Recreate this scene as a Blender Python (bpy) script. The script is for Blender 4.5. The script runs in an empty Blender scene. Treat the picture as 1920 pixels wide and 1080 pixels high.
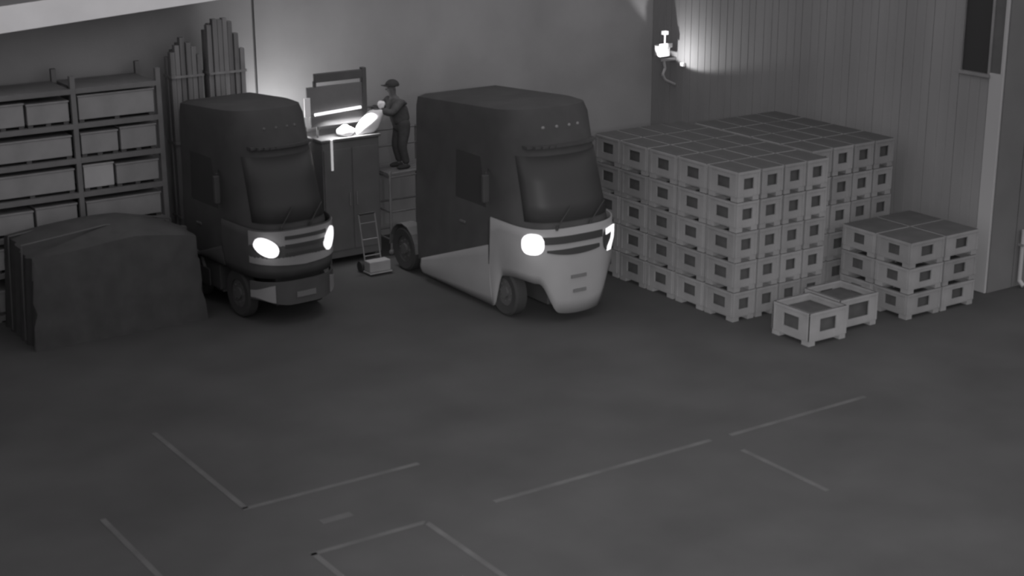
import bpy, bmesh, math, random
from mathutils import Vector, Matrix
random.seed(7)
S = bpy.context.scene
COL = S.collection
R = math.radians
# ------------------------------------------------------------------ camera
# world axes: x runs along the truck fronts (to the right), y runs away down the yard, z up
CAM = Vector((0, 0, 10.0))
PIT, ROL, YAW, FPX = R(17.09), R(-0.2), R(33.9), 3000.0
fw = Vector((math.sin(YAW)*math.cos(PIT), math.cos(YAW)*math.cos(PIT), -math.sin(PIT)))
r1 = Vector((math.cos(YAW), -math.sin(YAW), 0))
u1 = r1.cross(fw)
rr = r1*math.cos(ROL) + u1*math.sin(ROL)
uu = -r1*math.sin(ROL) + u1*math.cos(ROL)
cd = bpy.data.cameras.new('camera')
cam = bpy.data.objects.new('camera', cd); COL.objects.link(cam)
cam.matrix_world = Matrix(((rr.x, uu.x, -fw.x, CAM.x), (rr.y, uu.y, -fw.y, CAM.y), (rr.z, uu.z, -fw.z, CAM.z), (0, 0, 0, 1)))
cd.sensor_width = 36.0
cd.lens = 36.0*FPX/1920.0
cd.clip_end = 300
cd.dof.use_dof = True
cd.dof.focus_distance = 150.0
cd.dof.aperture_fstop = 1.5
S.camera = cam
# ------------------------------------------------------------------ world, exposure
w = bpy.data.worlds.new('night_sky'); S.world = w; w.use_nodes = True
bg = w.node_tree.nodes['Background']
bg.inputs[0].default_value = (1.0, 0.985, 1.0, 1)
bg.inputs[1].default_value = 0.76
S.view_settings.view_transform = 'Standard'
S.view_settings.look = 'None'
S.view_settings.exposure = 0.0
S.view_settings.gamma = 1.0
S.view_settings.use_curve_mapping = False

def lamp(name, kind, loc, energy, target=None, **kw):
    d = bpy.data.lights.new(name, kind); d.energy = energy
    for k, v in kw.items(): setattr(d, k, v)
    o = bpy.data.objects.new(name, d); COL.objects.link(o); o.location = loc
    if target is not None:
        o.rotation_euler = (Vector(target)-Vector(loc)).to_track_quat('-Z', 'Y').to_euler()
    return o
# the camera housing's own infrared lamp, and an unseen second spot beside it aimed at the crates
lamp('infrared_lamp', 'SPOT', (0.15, -0.1, 10.25), 24000, (12.6, 14.2, 0), spot_size=R(40), spot_blend=1.0, shadow_soft_size=0.15)
lamp('unseen_crate_spot', 'SPOT', (3.0, -1.5, 10.0), 3600, (22.5, 23.5, 1.2), spot_size=R(38), spot_blend=0.9, shadow_soft_size=0.3)

# ------------------------------------------------------------------ materials
def mat(name, v, rough=0.75, noise=0.0, scale=8.0, tint=(1, .985, 1.0), bump=0.0, metal=0.0, emit=0.0, spec=0.3, streak=None):
    m = bpy.data.materials.new(name); m.use_nodes = True
    nt = m.node_tree; b = nt.nodes['Principled BSDF']
    c = tuple(v*t for t in tint)+(1,)
    b.inputs['Base Color'].default_value = c
    b.inputs['Roughness'].default_value = rough
    b.inputs['Metallic'].default_value = metal
    b.inputs['Specular IOR Level'].default_value = spec
    if emit > 0:
        b.inputs['Emission Color'].default_value = (1, .985, 1, 1); b.inputs['Emission Strength'].default_value = emit
    if noise > 0 or bump > 0:
        tc = nt.nodes.new('ShaderNodeTexCoord'); mp = nt.nodes.new('ShaderNodeMapping')
        if streak: mp.inputs['Scale'].default_value = streak
        n = nt.nodes.new('ShaderNodeTexNoise'); n.inputs['Scale'].default_value = scale; n.inputs['Detail'].default_value = 5
        nt.links.new(tc.outputs['Object'], mp.inputs[0]); nt.links.new(mp.outputs[0], n.inputs['Vector'])
        if noise > 0:
            mr = nt.nodes.new('ShaderNodeMapRange'); mr.inputs[1].default_value = .3; mr.inputs[2].default_value = .7
            mr.inputs[3].default_value = 1-noise; mr.inputs[4].default_value = 1+noise
            mx = nt.nodes.new('ShaderNodeVectorMath'); mx.operation = 'SCALE'; mx.inputs[0].default_value = c[:3]
            nt.links.new(n.outputs['Fac'], mr.inputs[0]); nt.links.new(mr.outputs[0], mx.inputs['Scale']); nt.links.new(mx.outputs[0], b.inputs['Base Color'])
        if bump > 0:
            bp = nt.nodes.new('ShaderNodeBump'); bp.inputs['Strength'].default_value = bump; bp.inputs['Distance'].default_value = .03
            nt.links.new(n.outputs['Fac'], bp.inputs['Height']); nt.links.new(bp.outputs[0], b.inputs['Normal'])
    return m
M = dict(
    asphalt=mat('asphalt', .045, .9, .16, 0.55, bump=.15),
    line=mat('worn_line_paint', .070, .85, .22, 1.6),
    wall=mat('plaster_wall', .27, .9, .12, .6, bump=.1),
    clad=mat('metal_cladding', .185, .7, .12, .8, streak=(1, 1, .25)),
    cladtrim=mat('corner_trim', .30, .6),
    dark=mat('dark_opening', .07, .6),
    fascia=mat('white_fascia', .8, .6, .05, 1.2),
    frontclad=mat('front_cladding', .105, .8, .1, .8),
    soffit=mat('canopy_sheet', .14, .8, .1, 2),
    steel=mat('dull_steel', .17, .6, .1, 3),
    darksteel=mat('dark_steel', .08, .6, .1, 3),
    rackbox=mat('dark_box', .23, .8, .14, 1.5),
    palebox=mat('paler_box', .36, .8, .1, 1.5),
    board=mat('dark_board', .15, .8, .2, 2, streak=(4, 4, .3)),
    board2=mat('grey_board', .19, .8, .2, 2, streak=(4, 4, .3)),
    tarp=mat('dark_tarpaulin', .045, .7, .15, 3, bump=.3),
    crate=mat('pale_crate', .19, .8, .12, 2.2, bump=.08),
    crate2=mat('greyer_crate', .165, .8, .12, 2.2, bump=.08),
    lid=mat('dark_lid', .058, .8, .12, 2.5),
    shade_block=mat('crate_shade', .05, .9, .2, 4),
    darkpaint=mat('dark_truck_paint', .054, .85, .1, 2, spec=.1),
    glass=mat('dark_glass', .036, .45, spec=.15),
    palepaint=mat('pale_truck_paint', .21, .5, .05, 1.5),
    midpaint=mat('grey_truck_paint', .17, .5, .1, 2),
    tyre=mat('tyre_rubber', .03, .9),
    rim=mat('wheel_rim', .07, .5),
    slot=mat('black_slot', .03, .7),
    plate=mat('number_plate', .10, .6),
    marker=mat('marker_lens', .16, .4),
    light=mat('lit_lamp', .8, .5, emit=.80),
    tube=mat('lit_tube', .8, .5, emit=.85),
    strip=mat('lit_edge_glow', .6, .5, emit=.28),
    white=mat('white_plastic', .85, .6),
    skin=mat('skin', .12, .7),
    jacket=mat('dark_jacket', .085, .9, .15, 9),
    trouser=mat('dark_trousers', .07, .9, .15, 9),
    hair=mat('dark_cap', .045, .9),
    racksteel=mat('rack_steel', .14, .7, .1, 3),
    cab=mat('grey_cabinet', .11, .7, .1, 2),
    hood=mat('grey_hood', .15, .6, .08, 2),
)
# ------------------------------------------------------------------ mesh helpers
def box(bm, x0, x1, y0, y1, z0, z1, bev=0.0):
    g = bmesh.ops.create_cube(bm, size=1.0)
    vs = g['verts']
    for v in vs:
        v.co = Vector(((x0+x1)/2+v.co.x*(x1-x0), (y0+y1)/2+v.co.y*(y1-y0), (z0+z1)/2+v.co.z*(z1-z0)))
    if bev > 0:
        es = list({e for v in vs for e in v.link_edges})
        bmesh.ops.bevel(bm, geom=es, offset=bev, segments=2, affect='EDGES', profile=.5)
    return vs
def rod(bm, a, b, r, seg=12, r2=None):
    a = Vector(a); b = Vector(b); d = b-a
    g = bmesh.ops.create_cone(bm, cap_ends=True, segments=seg, radius1=r, radius2=r if r2 is None else r2, depth=d.length)
    q = d.to_track_quat('Z', 'Y').to_matrix().to_4x4()
    bmesh.ops.transform(bm, matrix=Matrix.Translation((a+b)/2) @ q, verts=g['verts'])
    return g['verts']
def ball(bm, c, rx, ry, rz, u=16, v=10):
    g = bmesh.ops.create_uvsphere(bm, u_segments=u, v_segments=v, radius=1)
    for p in g['verts']: p.co = Vector((c[0]+p.co.x*rx, c[1]+p.co.y*ry, c[2]+p.co.z*rz))
    return g['verts']
def obj(name, bm, m, parent=None, smooth=False):
    me = bpy.data.meshes.new(name)
    if isinstance(bm, bmesh.types.BMesh):
        bmesh.ops.recalc_face_normals(bm, faces=bm.faces)
        bm.to_mesh(me); bm.free()
    else:
        me = bm
    if not me.materials: me.materials.append(m)
    if smooth:
        for p in me.polygons: p.use_smooth = True
        me.set_sharp_from_angle(angle=R(42))
    o = bpy.data.objects.new(name, me); COL.objects.link(o)
    if parent: o.parent = parent
    return o
def bx(name, dims, m, parent=None, bev=0.0):
    bm = bmesh.new(); box(bm, *dims, bev); return obj(name, bm, m, parent)
def thing(name, label, cat, loc=(0, 0, 0), rz=0, group=None):
    o = bpy.data.objects.new(name, None); COL.objects.link(o); o.location = loc; o.rotation_euler = (0, 0, rz)
    o.empty_display_size = .2
    o['label'] = label; o['category'] = cat
    if group: o['group'] = group
    return o
def tag(o, label, cat, group=None):
    o['label'] = label; o['category'] = cat
    if group: o['group'] = group
    return o
def struct(o): o['kind'] = 'structure'; return o

# ------------------------------------------------------------------ ground
bm = bmesh.new(); box(bm, -14, 40, -4, 46, -.3, 0)
ground = struct(obj('floor', bm, M['asphalt']))
def line_on_ground(x0, x1, y0, y1):
    bm = bmesh.new(); box(bm, x0, x1, y0, y1, -.002, .006)
    return obj('painted_line', bm, M['line'], ground)
W_ = .09
for x0, x1, y in ((8.7, 11.7, 20.06), (11.9, 16.1, 18.2), (16.5, 19.6, 18.18), (8.85, 10.7, 18.18)):
    line_on_ground(x0, x1, y-W_/2, y+W_/2)
for x, y0, y1 in ((8.75, 20.06, 23.6), (6.88, 15.8, 20.9), (10.7, 14.6, 18.15), (8.9, 14.8, 18.2), (16.25, 15.7, 17.6)):
    line_on_ground(x-W_/2, x+W_/2, y0, y1)
bm = bmesh.new(); box(bm, 9.45, 9.95, 18.95, 19.1, -.002, .006); obj('painted_line', bm, M['line'], ground)

# ------------------------------------------------------------------ walls
YB = 32.3   # back wall
XR = 26.1   # right wall
bm = bmesh.new(); box(bm, 14.95, XR+.3, YB, YB+.3, 0, 9); wb = struct(obj('wall_back', bm, M['wall']))
bm = bmesh.new(); box(bm, 4.0, 14.89, YB, YB+.3, 0, 9); wbl = struct(obj('wall_back_left', bm, M['wall']))
bx('joint_strip', (14.89, 14.95, YB+.04, YB+.28, 0, 9), M['darksteel'], wbl)
# right wall: sheet panels with recessed joints on a backing
wr = struct(bx('wall_right', (XR+.06, XR+.3, 21.1, YB-.0, 0, 9), M['darksteel']))
pm = {}
y = 21.42
k = 0
while y < YB-.1:
    y1 = min(y+.78, YB-.01)
    bm = bmesh.new()
    z1 = 9 if k > 0 else 4.55
    box(bm, XR, XR+.06, y+.006, y1-.006, 0, z1, .006)
    for j in range(1, 3):
        yy = y+(y1-y)*j/3
        box(bm, XR-.008, XR+.0, yy-.04, yy+.04, 0.02, z1-.02)
    obj('panel', bm, M['clad'], wr); y = y1; k += 1
bx('corner_trim', (XR-.025, XR+.06, 21.06, 21.40, 0, 4.6), M['cladtrim'], wr, .005)
win = struct(bx('window_1', (XR+.03, XR+.058, 21.45, 22.19, 4.58, 7.4), M['glass']))
bx('window_frame', (XR-.02, XR+.055, 21.40, 21.46, 4.55, 7.4), M['steel'], win)
bx('window_frame', (XR-.02, XR+.055, 22.16, 22.20, 4.55, 7.4), M['steel'], win)
bx('window_sill', (XR-.06, XR+.055, 21.38, 22.2, 4.50, 4.56), M['steel'], win)
bx('trim_strip', (XR-.03, XR+.06, 21.06, 21.12, 4.6, 9), M['cladtrim'], wr)
wf = struct(bx('wall_front', (XR, 34, 21.1, 21.4, 0, 9), M['darksteel']))
x = XR+.02
while x < 33.9:
    bm = bmesh.new(); box(bm, x+.012, x+.768, 21.03, 21.1, 0, 9, .006); obj('panel', bm, M['frontclad'], wf); x += .78
dp = thing('drainpipe', 'pale vertical drainpipe on the dark wall at the far right edge', 'pipe', (27.05, 20.96, 0))
bm = bmesh.new(); rod(bm, (0, 0, .12), (0, 0, 1.25), .045); obj('pipe', bm, M['cladtrim'], dp, True)
bm = bmesh.new(); rod(bm, (0, 0, .14), (0, -.12, .04), .048); obj('outlet', bm, M['cladtrim'], dp, True)
bm = bmesh.new(); box(bm, -.06, .06, -.055, .07, .9, .95); obj('bracket', bm, M['steel'], dp)
# left side wall closing the yard behind the racking
struct(bx('wall_left', (3.7, 4.0, 24, YB+.3, 0, 9), M['wall']))

# ------------------------------------------------------------------ canopy over the racking with bright fascia
can = thing('canopy', 'lean-to canopy with bright white fascia above the racking', 'canopy', (0, 30.9, 0))
def slanted(bm, x0, x1, y0, y1, zf, t):
    vs = box(bm, x0, x1, y0, y1, 0, 1)
    for v in vs: v.co.z = zf(v.co.x)+(t if v.co.z > .5 else 0)
zf = lambda x: 5.70+(x-9.03)*0.072
bm = bmesh.new(); slanted(bm, 4.0, 13.8, -.04, 0.0, zf, .50); obj('fascia', bm, M['fascia'], can)
bm = bmesh.new(); slanted(bm, 4.0, 13.8, 0, 1.4, lambda x: zf(x)+.42, .06); obj('roof_sheet', bm, M['soffit'], can)
for x in (4.6, 7.4, 10.2, 13.0, 13.7):
    bm = bmesh.new(); slanted(bm, x-.05, x+.05, .01, 1.4, lambda x: zf(x)+.22, .2); obj('rafter', bm, M['steel'], can)

# ------------------------------------------------------------------ storage racking at the left
rk = thing('storage_rack', 'tall dull steel storage rack against the back wall at the left', 'rack', (0, 30.9, 0))
ups = (8.37, 10.30, 12.08)
for x in ups:
    for yy in (0, 1.1):
        bm = bmesh.new(); box(bm, x-.05, x+.05, yy-.05, yy+.05, 0, 4.75); box(bm, x-.09, x+.09, yy-.07, yy+.07, 0, .015); obj('upright', bm, M['racksteel'], rk)
levels = [0.12, 0.98, 1.68, 2.40, 3.10, 3.80, 4.5]
for i in range(2):
    for z in levels:
        for yy in (-.03, 1.13):
            bx('beam', (ups[i]+.05, ups[i+1]-.05, yy-.025, yy+.025, z-.10, z), M['racksteel'], rk)
        bx('shelf_board', (ups[i]+.06, ups[i+1]-.06, 0, 1.1, z-.03, z-.002), M['racksteel'], rk)
lv_words = ['ground', 'second', 'third', 'fourth', 'fifth', 'sixth', 'seventh']
bay_words = ['left', 'right']
for i in range(2):
    for j, z in enumerate(levels[:-1]):
        x0, x1 = ups[i]+.1, ups[i+1]-.1
        if i == 1 and j == 3: spans = [(x0, x0+.62, 'palebox'), (x0+.68, x1, 'rackbox')]
        elif i == 0 and j == 1: spans = [(x0, x0+.55, 'palebox'), (x0+.62, x1, 'rackbox')]
        elif (i+j+1) % 3 == 0: spans = [(x0, (x0+x1)/2-.03, 'rackbox'), ((x0+x1)/2+.03, x1, 'rackbox')]
        else: spans = [(x0, x1, 'rackbox')]
        for n, (a, b, mm) in enumerate(spans):
            side = '' if len(spans) == 1 else (', left half' if n == 0 else ', right half')
            t = thing('storage_box', ('paler' if mm == 'palebox' else 'dark')+' storage box on the %s level of the %s rack bay%s' % (lv_words[j], bay_words[i], side), 'box', ((a+b)/2, 31.45, z), 0, 'storage boxes in the rack')
            hw = (b-a)/2; h = random.uniform(.44, .52)
            bm = bmesh.new(); box(bm, -hw, hw, -.55, .5, .06, h, .012); obj('box_body', bm, M[mm], t)
            bm = bmesh.new(); box(bm, -hw-.015, hw+.015, -.565, .515, h, h+.035, .008); obj('lid', bm, M[mm], t)
            for sx in (-1, 0, 1):
                bm = bmesh.new(); box(bm, sx*(hw-.06)-.05, sx*(hw-.06)+.05, -.52, .47, 0, .06); obj('runner', bm, M['darksteel'], t)

# ------------------------------------------------------------------ upright bundles of long boards by the back wall
def bundle(name_label, x0, x1, yb, tops, mm):
    t = thing('board_bundle', name_label, 'boards', ((x0+x1)/2, yb, 0), 0, 'upright bundles of long boards')
    n = len(tops); wdt = (x1-x0)/n
    for row in range(2):
        for i, zt in enumerate(tops):
            xa = -(x1-x0)/2+i*wdt
            bm = bmesh.new(); dy = row*.22+random.uniform(-.03, .03)
            box(bm, xa+.005, xa+wdt-.008, dy-.07, dy+.07, 0, zt-row*.12+random.uniform(-.05, .05), .01)
            obj('board', bm, M[mm[(i+row) % len(mm)]], t)
    for z in (1.4, 3.0, 4.4):
        bm = bmesh.new(); hw = (x1-x0)/2+.012
        box(bm, -hw, hw, -.115, -.105, z, z+.05); box(bm, -hw, hw, .325, .335, z, z+.05)
        box(bm, -hw-.004, -hw+.006, -.115, .335, z, z+.05); box(bm, hw-.006, hw+.004, -.115, .335, z, z+.05)
        obj('strap', bm, M['board2'], t)
bundle('shorter bundle of dark upright boards beside the rack', 12.60, 13.30, 31.5, [4.95, 5.12, 5.25, 5.16, 5.0, 4.85], ['board', 'board2', 'board'])
bundle('taller bundle of dark upright boards left of the wall joint', 13.45, 14.28, 31.5, [5.42, 5.55, 5.5, 5.58, 5.52, 5.2, 4.9], ['board2', 'board', 'board'])

# ------------------------------------------------------------------ tarpaulin covered heap at the left
bm = bmesh.new()
N1, N2 = 40, 26
grid = []
for i in range(N1+1):
    row = []
    for j in range(N2+1):
        u = i/N1*2-1; v = j/N2*2-1
        r_ = max(abs(u), abs(v))
        # rounded box drape: outer ring falls to the ground
        e = .80
        top = 1.98+.10*math.sin(3*u+1)+.10*math.cos(4*v+2*u)-.25*max(0, u-.2)
        if r_ < e: z = top*(1-.05*(r_/e)**4); s = r_/e*.93
        else:
            q = (r_-e)/(1-e); z = top*.95*(1-q); s = .93+.07*q
        d = Vector((u, v)); d = d/r_ if r_ > 0 else d
        wob = 1+(.022*math.sin(23*math.atan2(v, u))*(1 if r_ >= e else .2))
        row.append(bm.verts.new((d.x*s*1.72*wob, d.y*s*1.05*wob, max(z, 0.0))))
    grid.append(row)
for i in range(N1):
    for j in range(N2):
        bm.faces.new((grid[i][j], grid[i+1][j], grid[i+1][j+1], grid[i][j+1]))
hp = thing('covered_heap', 'large dark tarpaulin-covered heap in front of the rack', 'heap', (10.2, 29.75, 0))
obj('tarpaulin', bm, M['tarp'], hp, True)
for yy in (-.45, .35):
    bm = bmesh.new()
    pts = [(-1.74, yy, .05), (-1.66, yy, 1.92), (-.8, yy, 2.0), (0, yy, 2.08), (.9, yy, 1.98), (1.64, yy, 1.80), (1.74, yy, .05)]
    for a, b in zip(pts, pts[1:]): rod(bm, a, b, .018, 6)
    obj('tie_rope', bm, M['darksteel'], hp)

# ------------------------------------------------------------------ trucks
HW = 1.15
def plan(width, front_off=0.0, n=44, depth=1.1, rear=4.5, power=2.9):
    """plan outline from left rear round the nose to right rear: list of (x, y)"""
    pts = []
    for k in range(7): pts.append((-width, rear+(depth-rear)*k/7+front_off*(k/7)))
    for k in range(n+1):
        th = math.pi*(1-k/n)
        c, s = math.cos(th), math.sin(th)
        x = width*math.copysign(abs(c)**(2/power), c); yy = front_off+depth*(1-abs(s)**(2/power))
        pts.append((x, yy))
    for k in range(1, 8): pts.append((width, depth+front_off+(rear-depth-front_off)*k/7))
    return pts
PL = plan(HW)
def arclen():
    mid = min(range(len(PL)), key=lambda i: abs(PL[i][0])+PL[i][1])
    L = [0]*len(PL)
    for i in range(mid+1, len(PL)): L[i] = L[i-1]+math.dist(PL[i], PL[i-1])
    for i in range(mid-1, -1, -1): L[i] = L[i+1]-math.dist(PL[i], PL[i+1])
    return L
AL = arclen()
def on(u, off=0.0):
    for i in range(len(PL)-1):
        if AL[i] <= u <= AL[i+1] or i == len(PL)-2 or u < AL[0]:
            t = (u-AL[i])/(AL[i+1]-AL[i]) if AL[i+1] > AL[i] else 0
            ax, ay = PL[i]; bx_, by = PL[i+1]
            d = Vector((bx_-ax, by-ay)).normalized(); nrm = Vector((d.y, -d.x))
            return Vector((ax+(bx_-ax)*t, ay+(by-ay)*t))+nrm*off
def patch(bm, poly, off=0.02, thick=0.05, sub=1):
    """a plate of outline poly [(u, z)] bent round the nose of the body"""
    P = []
    for i, (u, z) in enumerate(poly):
        u2, z2 = poly[(i+1) % len(poly)]
        for s in range(sub): P.append((u+(u2-u)*s/sub, z+(z2-z)*s/sub))
    def V(u, z, o_):
        p = on(u, o_); return bm.verts.new((p.x, p.y, z))
    f = [V(u, z, off) for u, z in P]; b = [V(u, z, off-thick) for u, z in P]
    cu = sum(p[0] for p in P)/len(P); cz = sum(p[1] for p in P)/len(P)
    c = V(cu, cz, off)
    n = len(P)
    for i in range(n):
        j = (i+1) % n
        bm.faces.new((c, f[i], f[j])); bm.faces.new((f[i], b[i], b[j], f[j]))
    bm.faces.new(b[::-1])
def band(bm, u0, u1, z0, z1, off=.012, thick=.03, n=16):
    """strip along the nose; z0, z1 may be functions of u"""
    g0 = z0 if callable(z0) else (lambda u: z0); g1 = z1 if callable(z1) else (lambda u: z1)
    rows = []
    for k in range(n+1):
        u = u0+(u1-u0)*k/n; p = on(u, off); q = on(u, off-thick)
        rows.append([bm.verts.new((p.x, p.y, g0(u))), bm.verts.new((p.x, p.y, g1(u))), bm.verts.new((q.x, q.y, g1(u))), bm.verts.new((q.x, q.y, g0(u)))])
    for a, b in zip(rows, rows[1:]):
        for i in range(4): bm.faces.new((a[i], b[i], b[(i+1) % 4], a[(i+1) % 4]))
    bm.faces.new(rows[0]); bm.faces.new(rows[-1][::-1])
def ell(cu, cz, ru, rz, rot=0.0, n=20, power=2.0):
    out = []
    for k in range(n):
        t = 2*math.pi*k/n; c, s = math.cos(t), math.sin(t)
        a = ru*math.copysign(abs(c)**(2/power), c); b = rz*math.copysign(abs(s)**(2/power), s)
        out.append((cu+a*math.cos(rot)-b*math.sin(rot), cz+a*math.sin(rot)+b*math.cos(rot)))
    return out
def smooth(x, a, b):
    t = min(1, max(0, (x-a)/(b-a))); return t*t*(3-2*t)
UA = 1.75     # arc distance where the flank behind the wheel begins
def bottom(u):
    a = abs(u)
    if a < .50: return .17+.05*(a/.5)**2
    if a < 1.0: return .22+.62*smooth(a, .48, .92)
    if a < 1.92: return .84+.06*math.sin((a-1.0)/.92*math.pi)
    if a < 2.26: return .84-.72*smooth(a, 1.90, 2.24)
    return .12
def belt(u, rear_top=.60, side=2.26):
    a = abs(u)
    if a < side: return 1.95+.03*smooth(a, .8, 1.8)
    return 1.42-(a-side)*(1.42-rear_top)/2.4
def wheel(parent, x, y, r, w, sgn):
    prof = [(r*.58, -w*.42), (r*.9, -w*.5), (r, -w*.38), (r, w*.38), (r*.9, w*.5), (r*.58, w*.42)]
    bm = bmesh.new(); n = 28; rings = []
    for k in range(n):
        t = 2*math.pi*k/n
        rings.append([bm.verts.new((x+o_, y+q*math.cos(t), r+q*math.sin(t))) for q, o_ in prof])
    for k in range(n):
        a, b = rings[k], rings[(k+1) % n]
        for i in range(len(prof)): bm.faces.new((a[i], b[i], b[(i+1) % len(prof)], a[(i+1) % len(prof)]))
    t = obj('wheel', bm, M['tyre'], parent, True)
    bm = bmesh.new(); rod(bm, (x-w*.3, y, r), (x+w*.34*(1 if sgn > 0 else 1), y, r), r*.59, 24)
    rod(bm, (x+sgn*w*.3, y, r), (x+sgn*w*.46, y, r), r*.24, 12)
    for k in range(8):
        a = k*math.pi/4; rod(bm, (x+sgn*w*.3, y+r*.4*math.cos(a), r+r*.4*math.sin(a)), (x+sgn*w*.38, y+r*.4*math.cos(a), r+r*.4*math.sin(a)), .025, 6)
    obj('rim', bm, M['rim'], t)
    return t
def cab_front(z):
    """how far the nose leans back with height"""
    if z < 1.8: return 0.05
    return .05+(z-1.8)/2.1*1.42
def truck(label, loc, rz, kind, L=4.5, tail=5.05):
    pale = kind == 'pale'
    T = thing('truck', label, 'truck', loc, rz)
    # dark cab shell lofted from plan outlines
    bm = bmesh.new(); secs = []
    for z, wd, fo, dp_ in ((.95, 1.08, .06, 1.05), (1.5, 1.10, .05, 1.08), (1.93, 1.10, .06, 1.08), (2.2, 1.08, .14, 1.12), (2.8, 1.06, .34, 1.08), (3.4, 1.05, .55, 1.02), (3.90, 1.04, .72, .95), (4.08, 1.00, .84, .88), (4.14, .88, 1.12, .75)):
        secs.append([bm.verts.new((x, y, z if z < 3.5 else z+.10-.065*(y-.8))) for x, y in plan(wd, fo, 32, dp_, L-(.12 if z > 4.1 else 0), 2.7)])
    for a, b in zip(secs, secs[1:]):
        for i in range(len(a)-1): bm.faces.new((a[i], a[i+1], b[i+1], b[i]))
        bm.faces.new((a[-1], a[0], b[0], b[-1]))
    bm.faces.new(secs[0]); bm.faces.new(secs[-1][::-1])
    obj('cab', bm, M['darkpaint'], T, True)
    bx('cab_floor', (-1.08, 1.08, 1.85, L, .38, .97), M['darkpaint'], T, .02)
    bx('engine_bay', (-.62, .62, .25, 1.75, .35, .96), M['slot'], T, .03)
    # outer lower body following the nose, with wheel arches cut in
    bm = bmesh.new()
    us = sorted(set([-5+10*k/200 for k in range(201)]+[-2.261, -2.259, 2.259, 2.261]))
    us = [u for u in us if AL[0]+.15+4.5-L <= u <= AL[-1]-.15-4.5+L]
    nz = 6; rows = []
    for u in us:
        z0, z1 = bottom(u), belt(u)
        if not pale: z0 = max(z0, .98)
        row = []
        for k in range(nz+1):
            f = k/nz; bulge = .03*math.sin(math.pi*min(1, f*1.1))
            p = on(u, .02+bulge-.05*(1-f)**3)
            row.append(bm.verts.new((p.x, p.y, z0+(z1-z0)*f)))
        rows.append(row)
    for a, b in zip(rows, rows[1:]):
        for k in range(nz): bm.faces.new((a[k], b[k], b[k+1], a[k+1]))
    g = bm.faces[:]
    bmesh.ops.recalc_face_normals(bm, faces=g)
    if pale:
        body = obj('lower_body', bm, M['palepaint'], T, True)
    else:
        # the dark truck shows a grey front band only; flanks stay dark
        mid = [f for f in bm.faces if abs(f.calc_center_median().x) < 1.13 and f.calc_center_median().y < .95]
        body = obj('lower_body', bm, M['darkpaint'], T, True)
    sm = body.modifiers.new('thickness', 'SOLIDIFY'); sm.thickness = .035; sm.offset = -1
    if not pale:
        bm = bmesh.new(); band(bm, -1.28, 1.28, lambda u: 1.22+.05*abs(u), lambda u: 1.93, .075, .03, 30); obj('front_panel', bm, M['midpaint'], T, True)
        bm = bmesh.new(); band(bm, -1.32, 1.32, lambda u: .42+.12*smooth(abs(u), .4, 1.2), .9, .05, .05, 30); obj('bumper', bm, M['darkpaint'], T, True)
        for s in (-1, 1):
            bm = bmesh.new(); band(bm, min(s*.75, s*1.3), max(s*.75, s*1.3), lambda u: .48+.1*smooth(abs(u), .7, 1.2), lambda u: .84-.12*smooth(abs(u), .7, 1.3), .068, .02, 10)
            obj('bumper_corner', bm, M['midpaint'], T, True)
        bx('side_skirt', (-1.16, -1.12, 2.2, L-.1, .4, .75), M['darkpaint'], T)
        bx('side_skirt', (1.12, 1.16, 2.2, L-.1, .4, .75), M['darkpaint'], T)
    # door joint seams on the flank
    for s in (-1, 1):
        bm = bmesh.new(); box(bm, s*1.182-.008, s*1.182+.008, 1.50, 1.52, 1.0, 1.9); obj('door_seam', bm, M['slot'], T)
        bm = bmesh.new(); box(bm, s*1.10-.03, s*1.10+.03, 2.5, 2.7, 1.62, 1.67, .01); obj('door_handle', bm, M['darksteel'], T)
        # side window lying on the tapering flank
        bm = bmesh.new()
        q = [(s*1.075, 1.75, 2.1), (s*1.075, 2.9, 2.1), (s*1.045, 2.9, 3.1), (s*1.045, 2.0, 3.1)]
        q2 = [(a+s*.012, b, c) for a, b, c in q]
        v1 = [bm.verts.new(p) for p in q]; v2 = [bm.verts.new(p) for p in q2]
        bm.faces.new(v1); bm.faces.new(v2[::-1])
        for i in range(4): bm.faces.new((v1[i], v1[(i+1) % 4], v2[(i+1) % 4], v2[i]))
        obj('side_window', bm, M['glass'], T)
    # windscreen: follows the cab loft in front, sits 12 mm proud
    bm = bmesh.new(); rws = []
    for z, fo, dp_, wd in ((2.06, .10, 1.10, 1.09), (2.4, .207, 1.11, 1.073), (2.8, .34, 1.08, 1.06), (3.3, .515, 1.03, 1.052)):
        ln = []
        for k in range(25):
            x = (-1+2*k/24)*(wd-.10)
            yy = fo+dp_*(1-(1-(abs(x)/wd)**2.7)**(1/2.7))-.03
            ln.append(bm.verts.new((x, yy, z)))
        rws.append(ln)
    for a, b in zip(rws, rws[1:]):
        for i in range(24): bm.faces.new((a[i], a[i+1], b[i+1], b[i]))
    ws = obj('windscreen', bm, M['glass'], T, True); mo = ws.modifiers.new('thickness', 'SOLIDIFY'); mo.thickness = .012
    for x0 in (-.55, .25):
        bm = bmesh.new(); rod(bm, (x0, .02, 2.0), (x0+.40, .12, 2.35), .012, 6); rod(bm, (x0-.02, .03, 1.93), (x0, .02, 2.02), .03, 8); obj('wiper', bm, M['slot'], T)
    # sun visor and roof marker lamps
    bm = bmesh.new()
    for k in range(12):
        x0 = -.84+k*.14; yv = .56+1.0*(1-(1-(abs(x0+.07)/1.05)**2.7)**(1/2.7)); box(bm, x0, x0+.14, yv-.10, yv+.10, 3.45, 3.50)
    bmesh.ops.remove_doubles(bm, verts=bm.verts, dist=.001); obj('sun_visor', bm, M['darkpaint'], T)
    for x in (-.42, -.12, .18, .40):
        bm = bmesh.new(); ball(bm, (x, .70+.95*(1-(1-(abs(x)/1.04)**2.7)**(1/2.7)), 3.82), .05, .05, .04, 10, 6); obj('marker_lamp', bm, M['marker'] if pale else M['darksteel'], T, True)
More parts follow.
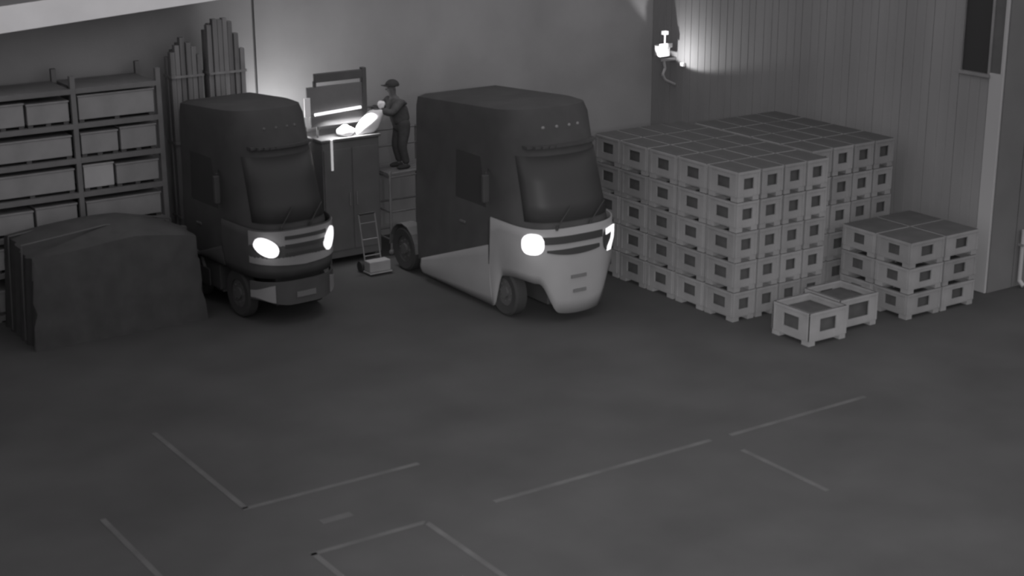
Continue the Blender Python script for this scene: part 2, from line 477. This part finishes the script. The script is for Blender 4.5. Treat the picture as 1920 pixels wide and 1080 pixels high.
    # grille slots, plates
    if pale:
        bm = bmesh.new(); band(bm, -.84, .50, lambda u: 1.655, lambda u: 1.80, .062, .03, 20); obj('grille_slot', bm, M['slot'], T, True)
        bm = bmesh.new(); band(bm, -.76, .42, lambda u: 1.41+.07*((u+.1)/.6)**2, lambda u: 1.54-.01*abs(u), .064, .03, 20); obj('grille_slot', bm, M['slot'], T, True)
        bm = bmesh.new(); band(bm, -.26, .10, .92, .985, .064, .02, 8); obj('bumper_slot', bm, M['plate'], T, True)
        bm = bmesh.new(); band(bm, -.20, .10, .62, .685, .058, .02, 8); obj('number_plate', bm, M['plate'], T, True)
        bm = bmesh.new(); patch(bm, ell(-1.02, 1.66, .21, .21, 0, 22, 2.6), .085, .06, 1); hl = obj('headlight', bm, M['light'], T)
        bm = bmesh.new(); patch(bm, ell(.74, 1.56, .20, .24, 0, 20, 2.5), .070, .05, 1); h2 = obj('headlight', bm, M['slot'], T)
        bm = bmesh.new(); patch(bm, [(.58, 1.80), (.90, 1.82), (.90, 1.70), (.58, 1.68)], .085, .02); patch(bm, [(.78, 1.70), (.90, 1.70), (.88, 1.56), (.74, 1.34), (.62, 1.34), (.64, 1.43), (.76, 1.58)], .0851, .02); l2 = obj('light_strip', bm, M['light'], h2)
        l2['label'] = 'bright hook-shaped running light'
    else:
        for z0 in (1.42, 1.59, 1.76):
            bm = bmesh.new(); band(bm, -.50, .62, z0, z0+.07, .088, .03, 18); obj('grille_slot', bm, M['slot'], T, True)
        bm = bmesh.new(); patch(bm, ell(-.90, 1.62, .27, .17, -.45, 22, 2.2), .11, .07, 1); hl = obj('headlight', bm, M['light'], T)
        bm = bmesh.new(); patch(bm, ell(.74, 1.62, .25, .16, .85, 22, 2.4), .11, .07, 1); h2 = obj('headlight', bm, M['light'], T)
        bm = bmesh.new(); band(bm, -.26, .26, .56, .67, .075, .02, 8); obj('number_plate', bm, M['plate'], T, True)
    # mirrors
    for s in (-1, 1):
        bm = bmesh.new(); rod(bm, (s*1.08, 1.7, 2.9), (s*1.27, 1.45, 2.9), .016, 8); rod(bm, (s*1.10, 1.7, 2.3), (s*1.27, 1.45, 2.3), .016, 8)
        box(bm, s*1.29-.07, s*1.29+.07, 1.41, 1.50, 2.30, 2.86, .02); obj('mirror', bm, M['darkpaint'], T)
    # wheels, chassis, tail
    for s in (-1, 1):
        wheel(T, s*.96, 1.12, .49, .28, s)
        wheel(T, s*.98, tail, .49, .30, s)
    bm = bmesh.new(); box(bm, -.45, -.33, 1.0, tail+.75, .55, .80); box(bm, .33, .45, 1.0, tail+.75, .55, .80)
    for yy in (1.12, 2.2, tail-.7, tail, tail+.7): box(bm, -.45, .45, yy-.06, yy+.06, .58, .74)
    for yy in (1.12, tail): rod(bm, (-.98, yy, .49), (.98, yy, .49), .06, 10)
    obj('chassis', bm, M['darksteel'], T)
    for s in (-1, 1):
        bm = bmesh.new(); box(bm, s*.76-.22, s*.76+.22, 1.9, min(3.6, tail-.75), .30, .37, .02); obj('fuel_tank', bm, M['darksteel'], T)
        bm = bmesh.new()
        for k in range(9):
            a = math.pi*(k/8); a2 = math.pi*((k+1)/8)
            if k < 8:
                y0, z0 = tail+.58*math.cos(a), .49+.58*math.sin(a); y1, z1 = tail+.58*math.cos(a2), .49+.58*math.sin(a2)
                vs = [bm.verts.new((s*.98+dx, yy, zz)) for dx, yy, zz in ((-.17, y0, z0), (.17, y0, z0), (.17, y1, z1), (-.17, y1, z1))]
                bm.faces.new(vs)
        bmesh.ops.remove_doubles(bm, verts=bm.verts, dist=.001)
        mg = obj('mudguard', bm, M['darksteel'], T); mo = mg.modifiers.new('thickness', 'SOLIDIFY'); mo.thickness = .02
    return T
t1 = truck('truck with pale lower front and dark upper cab, beside the stacked crates', (18.05, 24.42, 0), 0, 'pale')
t2 = truck('dark truck with both headlights glowing, between the covered heap and the cabinet', (13.50, 27.45, 0), R(4), 'dark', 3.3, 2.95)
t2.scale = (.82, 1, 1)
def glow(T, u, z, off, e):
    p = on(u, off)
    d = bpy.data.lights.new('headlight_glow', 'POINT'); d.energy = e; d.shadow_soft_size = .04
    o = bpy.data.objects.new('headlight_glow', d); COL.objects.link(o); o.parent = T; o.location = (p.x, p.y, z)
glow(t1, -1.02, 1.6, .30, .9)
glow(t2, -.90, 1.6, .34, 2.2)
glow(t2, .74, 1.6, .30, 1.1)

# ------------------------------------------------------------------ equipment cabinet with open hood and lamp
cb = thing('equipment_cabinet', 'dark equipment cabinet with raised hood and lit strip lamp', 'cabinet', (16.4, 31.2, 0))
bm = bmesh.new(); box(bm, -.72, .70, -.45, .55, .12, 2.78, .02); obj('cabinet_body', bm, M['cab'], cb)
for sx in (-.62, .60):
    for sy in (-.36, .46):
        bm = bmesh.new(); box(bm, sx-.06, sx+.06, sy-.06, sy+.06, 0, .12); obj('foot', bm, M['darksteel'], cb)
bx('worktop', (-.76, .74, -.49, .59, 2.78, 2.84), M['cab'], cb, .01)
for sx in (-.36, .34):
    bm = bmesh.new(); box(bm, sx-.33, sx+.33, -.475, -.45, .3, 2.6, .006); d = obj('door', bm, M['cab'], cb)
    bm = bmesh.new(); rod(bm, (sx*.25, -.50, 1.3), (sx*.25, -.50, 1.6), .012, 8); obj('handle', bm, M['steel'], d)
# hood panel: two plates with a slot of light between
h = bx('hood', (-.92, .52, -.22, -.17, 3.36, 3.98), M['hood'], cb, .01)
bx('hood_lip', (-.72, .52, -.25, -.15, 4.07, 4.26), M['darksteel'], h, .01)
bx('hood_side', (.44, .54, -.26, -.12, 3.3, 4.30), M['darksteel'], h, .01)
bx('hood_side', (-.74, -.68, -.22, -.15, 3.96, 4.10), M['darksteel'], h, .005)
bx('hood_bottom', (-.85, .54, -.24, -.14, 3.10, 3.36), M['cab'], h, .01)
for sx in (-.66, .50):
    bm = bmesh.new(); rod(bm, (sx, -.15, 2.84), (sx, -.15, 3.2), .025, 8); obj('post', bm, M['darksteel'], cb)
bx('side_plate', (-1.0, -.86, -.26, -.22, 3.34, 3.76), M['white'], h, .005)
bm = bmesh.new(); rod(bm, (-.78, -.29, 3.385), (.36, -.29, 3.44), .035, 12); obj('strip_lamp', bm, M['tube'], cb, True)
bm = bmesh.new(); box(bm, -.54, -.49, -.53, -.50, 2.15, 2.84, .004); obj('lit_edge_strip', bm, M['strip'], cb)  # lit edge of the cabinet, its brightness put in as mild emission
lamp('strip_lamp_light', 'AREA', (16.42, 30.74, 3.32), 30, None, spread=R(135), shape='RECTANGLE', size=1.1, size_y=.06)
lamp('tripod_lamp_light', 'AREA', (15.18, 31.12, 2.95), 66, (15.7, 32.3, 4.7), shape='RECTANGLE', size=.46, size_y=.3)
wl = thing('work_lamp', 'tripod work lamp hidden behind the dark truck, lighting the wall', 'lamp', (15.18, 31.05, 0))
bm = bmesh.new(); rod(bm, (0, 0, .7), (0, 0, 2.78), .022, 8); obj('pole', bm, M['darksteel'], wl)
for k in range(3):
    a = k*2.094+.5
    bm = bmesh.new(); rod(bm, (0, 0, .9), (.4*math.cos(a), .4*math.sin(a), .015), .015, 8); obj('leg', bm, M['darksteel'], wl)
bm = bmesh.new(); box(bm, -.27, .27, -.07, .04, 2.78, 3.12, .01); obj('housing', bm, M['darksteel'], wl)
bm = bmesh.new(); box(bm, -.24, .24, .04, .05, 2.81, 3.09); obj('lens', bm, M['tube'], wl)

# white sheet and white bag on the worktop
def lumpy(bm, c, rx, ry, rz, amp, seed, flat=None):
    rnd = random.Random(seed); ph = [rnd.uniform(0, 6) for _ in range(6)]
    vs = ball(bm, (0, 0, 0), 1, 1, 1, 24, 16)
    for v in vs:
        p = v.co.copy(); n = 1+amp*(math.sin(4*p.x+ph[0])*math.cos(3*p.z+ph[1])+.5*math.sin(7*p.y+ph[2]+4*p.z))
        v.co = Vector((c[0]+p.x*rx*n, c[1]+p.y*ry*n, c[2]+p.z*rz*n))
        if flat is not None and v.co.z < flat: v.co.z = flat
    return vs
bm = bmesh.new(); lumpy(bm, (0, 0, .10), .20, .15, .13, .12, 3, 0)
tag(obj('white_bundle', bm, M['white'], None, True), 'small bright white bundle on the cabinet top under the hood', 'bundle').location = (16.36, 30.92, 2.84)
bm = bmesh.new()
vs = lumpy(bm, (0, 0, .24), .30, .14, .29, .10, 8, 0)
for v in vs: v.co.x += max(0, v.co.z)*.62-.05
bg_ = thing('white_bag', 'large bright white bag the person holds at the cabinet edge', 'bag', (16.86, 30.88, 2.84))
obj('bag_body', bm, M['white'], bg_, True)
bm = bmesh.new(); lumpy(bm, (.40, 0, .60), .09, .06, .09, .15, 5); obj('bag_neck', bm, M['white'], bg_, True)

# ------------------------------------------------------------------ work platform behind the trucks
pf = thing('work_platform', 'dark steel work platform with rails between the two trucks', 'platform', (17.95, 31.2, 0))
for sx in (-.62, .66):
    for sy in (-.5, .5):
        bm = bmesh.new(); rod(bm, (sx, sy, .1), (sx, sy, 2.72 if sx > 0 or sy > 0 else 1.95), .028, 10); ball(bm, (sx, sy, .07), .07, .05, .07, 10, 6); obj('post', bm, M['steel'], pf)
for k in range(5):
    bx('deck_plank', (-.66, .70, -.52+k*.21, -.52+k*.21+.19, 1.86, 1.90), M['steel'], pf, .004)
for z in (2.30, 2.68):
    bm = bmesh.new(); rod(bm, (.66, -.5, z), (.66, .5, z), .022); rod(bm, (-.62, .5, z), (.66, .5, z), .022); obj('rail', bm, M['steel'], pf)
for z in (.35, 1.0, 1.80):
    bm = bmesh.new()
    for sy in (-.5, .5): rod(bm, (-.62, sy, z), (.66, sy, z), .022, 8)
    for sx in (-.62, .66): rod(bm, (sx, -.5, z), (sx, .5, z), .022, 8)
    obj('brace', bm, M['steel'], pf)
# light hand trolley parked in the gap
tr = thing('hand_trolley', 'grey hand trolley standing low in the gap between the trucks', 'trolley', (16.35, 29.75, 0))
bx('toe_plate', (-.28, .28, -.30, .02, .03, .06), M['rackbox'], tr, .005)
for s in (-1, 1):
    bm = bmesh.new(); rod(bm, (s*.2, .03, .08), (s*.2, .30, 1.25), .018, 8); obj('rail', bm, M['steel'], tr, True)
    bm = bmesh.new(); rod(bm, (s*.30, .14, .12), (s*.24, .14, .12), .12, 18); obj('wheel', bm, M['tyre'], tr)
for z in (.35, .7, 1.05):
    bm = bmesh.new(); f = (z-.08)/1.17*.27+.03; rod(bm, (-.2, f, z), (.2, f, z), .014, 8); obj('crossbar', bm, M['steel'], tr)
bm = bmesh.new(); rod(bm, (-.2, .30, 1.25), (.2, .30, 1.25), .022, 8); obj('handle', bm, M['tyre'], tr)
bm = bmesh.new(); box(bm, -.26, .26, -.27, -.0, .06, .30, .02); tag(obj('cardboard_box', bm, M['rackbox']), 'small grey box on the toe plate of the hand trolley', 'box').location = (16.35, 29.75, 0)
bm = None

# ------------------------------------------------------------------ the person on the platform
def skin(name, verts, edges, radii, root, m, parent, sub=2):
    me = bpy.data.meshes.new(name); me.from_pydata(verts, edges, []); o = bpy.data.objects.new(name, me); COL.objects.link(o)
    o.modifiers.new('skin', 'SKIN'); s = o.modifiers.new('sub', 'SUBSURF'); s.levels = sub; s.render_levels = sub
    for i, r_ in enumerate(radii):
        sv = me.skin_vertices[0].data[i]; rx, ry = (r_ if isinstance(r_, tuple) else (r_, r_)); sv.radius = (rx, ry); sv.use_root = (i == root)
    dg = bpy.context.evaluated_depsgraph_get(); dg.update()
    nm = bpy.data.meshes.new_from_object(o.evaluated_get(dg)); bpy.data.objects.remove(o)
    nm.name = name; nm.materials.clear(); nm.materials.append(m)
    for p in nm.polygons: p.use_smooth = True
    q = bpy.data.objects.new(name, nm); COL.objects.link(q); q.parent = parent
    return q
pe = thing('person', 'person in dark clothes and cap leaning over the white bag beside the cabinet', 'person', (17.86, 31.08, 1.90))
pe.scale = (1.22, 1.2, 1.07)
# local axes: the person faces -x (towards the bag), right hand towards -y
V_, E_, R_ = [], [], []
def add(p, r_, par=None):
    V_.append(p); R_.append(r_)
    if par is not None: E_.append((par, len(V_)-1))
    return len(V_)-1
pel = add((.02, 0, .93), (.14, .16)); sp = add((-.02, 0, 1.10), (.13, .15), pel); ch = add((-.07, 0, 1.32), (.14, .18), sp)
up = add((-.11, 0, 1.46), (.10, .14), ch); nk = add((-.15, 0, 1.56), .055, up); hd0 = add((-.17, 0, 1.65), .085, nk); hd = add((-.18, 0, 1.76), (.095, .085), hd0); add((-.175, 0, 1.84), .06, hd)
hands = []
for s in (-1, 1):
    sh = add((-.12, s*.19, 1.44), .062, up); el = add((-.32, s*.25, 1.24), .045, sh); wr_ = add((-.50, s*.15, 1.33), .03, el); hn = add((-.56, s*.13, 1.35), (.036, .02), wr_)
    hands.append((hn, s))
    hp_ = add((.03, s*.10, .86), .095, pel); kn = add((-.05, s*.12, .48), .06, hp_); an = add((.04, s*.13, .09), .04, kn); add((-.10, s*.14, .04), .035, an)
for hn, s in hands:
    for k, ln in enumerate((.075, .085, .08, .062)):
        b = V_[hn]; y0 = b[1]+s*(-.027+.018*k)
        a1 = add((b[0]-.05, y0, b[2]+.005), .0095, hn); a2 = add((b[0]-.05-ln*.5, y0, b[2]-.012), .0085, a1); add((b[0]-.05-ln*.8, y0-s*.004, b[2]-.04), .007, a2)
    b = V_[hn]; a1 = add((b[0]-.02, b[1]-s*.045, b[2]+.005), .011, hn); add((b[0]-.05, b[1]-s*.055, b[2]-.02), .009, a1)
body = skin('body', V_, E_, R_, 0, M['skin'], pe, 1)
def sub(ids, grow, name, m):
    idx = {i: k for k, i in enumerate(ids)}
    ed = [(idx[a], idx[b]) for a, b in E_ if a in idx and b in idx]
    rd = [tuple(c+grow for c in (R_[i] if isinstance(R_[i], tuple) else (R_[i], R_[i]))) for i in ids]
    return skin(name, [V_[i] for i in ids], ed, rd, 0, m, pe, 2)
# vertex numbers: 0 pel 1 sp 2 ch 3 up 4 nk 5.. head; arms/legs: 8 sh 9 el 10 wr 11 hand 12 hip 13 knee 14 ankle 15 toe, then 16..23
sub([0, 1, 2, 3, 8, 9, 10, 16, 17, 18], .045, 'jacket', M['jacket'])
sub([0, 1, 12, 13, 14, 20, 21, 22], .03, 'trousers', M['trouser'])
for s in (-1, 1):
    bm = bmesh.new(); vs = ball(bm, (-.035, s*.135, .045), .145, .052, .055, 14, 8)
    for v in vs: v.co.z = max(v.co.z, 0)
    obj('shoe', bm, M['hair'], pe, True)
bm = bmesh.new(); vs = ball(bm, (-.16, 0, 1.79), .135, .125, .12, 18, 10)
for v in vs: v.co.z = max(v.co.z, 1.77)
box(bm, -.36, -.20, -.075, .075, 1.785, 1.80, .005); obj('cap', bm, M['hair'], pe, True)
bm = bmesh.new(); ball(bm, (-.285, 0, 1.715), .022, .014, .022, 8, 6); obj('nose', bm, M['skin'], pe, True)
for s in (-1, 1):
    bm = bmesh.new(); ball(bm, (-.265, s*.035, 1.75), .010, .012, .008, 8, 6); obj('eye', bm, M['glass'], pe, True)
    bm = bmesh.new(); ball(bm, (-.165, s*.093, 1.735), .022, .010, .032, 8, 6); obj('ear', bm, M['skin'], pe, True)
bm = bmesh.new(); ball(bm, (-.262, 0, 1.675), .008, .026, .006, 8, 6); obj('mouth', bm, M['trouser'], pe, True)

# ------------------------------------------------------------------ corner floodlight high where the two walls meet
fl = thing('corner_floodlight', 'bright floodlight with cable high where back and right walls meet', 'lamp', (25.62, 31.30, 3.46))
fl.scale = (1.2, 1.2, 1.2)
bx('bracket', (-.03, .39, .0, .05, .10, .16), M['steel'], fl)
bm = bmesh.new(); box(bm, -.14, .14, -.10, .10, .22, .46, .02); obj('housing', bm, M['cladtrim'], fl)
bm = bmesh.new(); box(bm, -.17, .05, -.115, -.10, .36, .50, .01); obj('lens', bm, M['light'], fl)
bm = bmesh.new(); box(bm, .06, .18, -.12, -.09, .40, .50, .01); obj('lens', bm, M['marker'], fl)
bm = bmesh.new(); box(bm, .0, .12, -.05, .05, .66, .74, .01); rod(bm, (.06, 0, .44), (.06, 0, .68), .02, 8); o = obj('sensor', bm, M['light'], fl)
bm = bmesh.new()
pts = [(.06, .02, .10), (.10, .02, -.05), (.04, .02, -.18), (.12, .02, -.3), (.38, .02, -.42)]
for a, b in zip(pts, pts[1:]): rod(bm, a, b, .03, 8)
obj('cable', bm, M['cladtrim'], fl)
bm = bmesh.new(); box(bm, .32, .39, -.3, -.2, 0.0, .08, .01); obj('junction_box', bm, M['white'], fl)
lamp('corner_floodlight_light', 'SPOT', (25.3, 31.05, 3.65), 90, (25.3+.59, 31.05-.25, 3.65+.77), spot_size=R(136), spot_blend=.2, shadow_soft_size=.03)

# ------------------------------------------------------------------ crates
def crate_parts(wx, wy, hh, ox, oz, lid=False):
    """meshes of one crate: four walls with a square hole, base with runners, optional lid"""
    t = .035; zb = .10
    def wall(along_x, c, L):
        bm = bmesh.new()
        def bb(a0, a1, z0, z1, tt=t):
            if along_x: box(bm, a0, a1, c-tt/2, c+tt/2, z0, z1, .004)
            else: box(bm, c-tt/2, c+tt/2, a0, a1, z0, z1, .004)
        hw = L/2; zc = zb+(hh-zb)*.50; h0 = zc-oz/2; h1 = zc+oz/2; op = ox*L/2
        bb(-hw, -op, zb, hh); bb(op, hw, zb, hh); bb(-op, op, zb, h0); bb(-op, op, h1, hh)
        # raised rim along the top and posts at the ends
        bb(-hw, hw, hh-.05, hh, t+.03); bb(-hw, -hw+.05, zb, hh-.05, t+.02); bb(hw-.05, hw, zb, hh-.05, t+.02)
        me = bpy.data.meshes.new('side_panel'); bm.to_mesh(me); bm.free(); return me
    parts = [('side_panel', wall(True, -wy/2+.03, wx-.03), 'crate'), ('side_panel', wall(True, wy/2-.03, wx-.03), 'crate'),
             ('side_panel', wall(False, -wx/2+.03, wy-.10), 'crate'), ('side_panel', wall(False, wx/2-.03, wy-.10), 'crate')]
    bm = bmesh.new(); box(bm, -wx/2+.02, wx/2-.02, -wy/2+.02, wy/2-.02, zb-.02, zb+.02)
    me = bpy.data.meshes.new('base'); bm.to_mesh(me); bm.free(); parts.append(('base', me, 'crate'))
    for sx in (-1, 1):
        for sy in (-1, 1):
            bm = bmesh.new(); cx, cy = sx*(wx/2-.10), sy*(wy/2-.12); box(bm, cx-.08, cx+.08, cy-.10, cy+.10, 0, zb-.02)
            me = bpy.data.meshes.new('foot'); bm.to_mesh(me); bm.free(); parts.append(('foot', me, 'crate'))
    bm = bmesh.new(); box(bm, -wx/2+.07, wx/2-.07, -wy/2+.09, wy/2-.09, zb+.02, hh-.12, .02)  # dark block standing in for the shade seen through the crate holes
    me = bpy.data.meshes.new('shade_block'); bm.to_mesh(me); bm.free(); parts.append(('shade_block', me, 'shade_block'))
    if lid:
        bm = bmesh.new(); box(bm, -wx/2+.025, wx/2-.025, -wy/2+.025, wy/2-.025, hh-.03, hh+.012, .004)
        me = bpy.data.meshes.new('lid'); bm.to_mesh(me); bm.free(); parts.append(('lid', me, 'lid'))
    return parts
cache = {}
def crate(x, y, z, size, lid, label, group, mm, rz=0.0):
    key = (size, lid, mm)
    if key not in cache:
        P = []
        for n, me, mk in crate_parts(*size, lid): 
            me = me.copy(); me.materials.append(M[mm if mk == 'crate' else mk]); P.append((n, me))
        cache[key] = P
    t = thing('crate', label, 'crate', (x, y, z), rz, group)
    for n, me in cache[key]:
        o = bpy.data.objects.new(n, me); COL.objects.link(o); o.parent = t
    return t
TALL = (.59, .90, .598, .46, .22)
PZ = .61
ow = ['bottom', 'second', 'third', 'fourth', 'top']
cw = ['first', 'second', 'third', 'fourth', 'fifth', 'sixth', 'seventh']
rnd = random.Random(5)
NX, NY, NZ = 4, 5, 5
bm = bmesh.new(); box(bm, -.29, .29, -.45, .45, .08, .59, .01)
for sx in (-1, 1):
    box(bm, sx*.19-.08, sx*.19+.08, -.42, .42, 0, .09)
inner = bpy.data.meshes.new('crate'); bm.to_mesh(inner); bm.free(); inner.materials.append(M['crate2'])
def tall_block(x0, y0, nx, ny, nz, lname, group, faces):
    for i in range(nx):
        for j in range(ny):
            for k in range(nz):
                cx, cy, cz = x0+.3+i*.61+rnd.uniform(-.006, .006), y0+.46+j*.93+rnd.uniform(-.008, .008), k*PZ
                if i > 0 and j > 0 and k < nz-1:      # buried inside the block: only carries what lies above
                    o = bpy.data.objects.new('crate', inner); COL.objects.link(o); o.location = (cx, cy, cz)
                    tag(o, 'crate buried inside the %s' % lname, 'crate', group); continue
                if j == 0: where = 'front face, %s column from the left' % cw[i]
                elif i == 0: where = 'left face, %s column back' % cw[j]
                else: where = '%s row back, %s from the left' % (cw[j], cw[i])
                lab = 'pale crate of the %s, %s layer, %s' % (lname, ow[k], where)
                mm = 'crate' if rnd.random() < .6 else 'crate2'
                crate(cx, cy, cz, TALL, k == nz-1, lab, group, mm, 0)
tall_block(20.42, 22.55, 4, 5, 5, 'tall left stack', 'crates of the tall left stack', None)
tall_block(22.95, 23.15, 4, 4, 5, 'tall right stack', 'crates of the tall right stack', None)
for i in range(2):
    for j in range(2):
        for k in range(3):
            lab = 'crate of the low right stack, %s layer, %s %s column' % (['bottom', 'middle', 'top'][k], ['front', 'back'][j], ['left', 'right'][i])
            crate(23.85+i*1.0, 21.18+j*.95, k*.53, (.98, .93, .52, .36, .2), k == 2, lab, 'crates of the low right stack', 'crate' if (i+j+k) % 2 else 'crate2')
crate(21.12, 21.15, 0, (1.0, 1.05, .66, .44, .26), False, 'single low crate at the near corner, in front of the tall left stack', 'single crates', 'crate')
crate(22.21, 21.42, 0, (1.04, 1.05, .66, .55, .30), False, 'single low crate between the corner crate and the low right stack', 'single crates', 'crate')
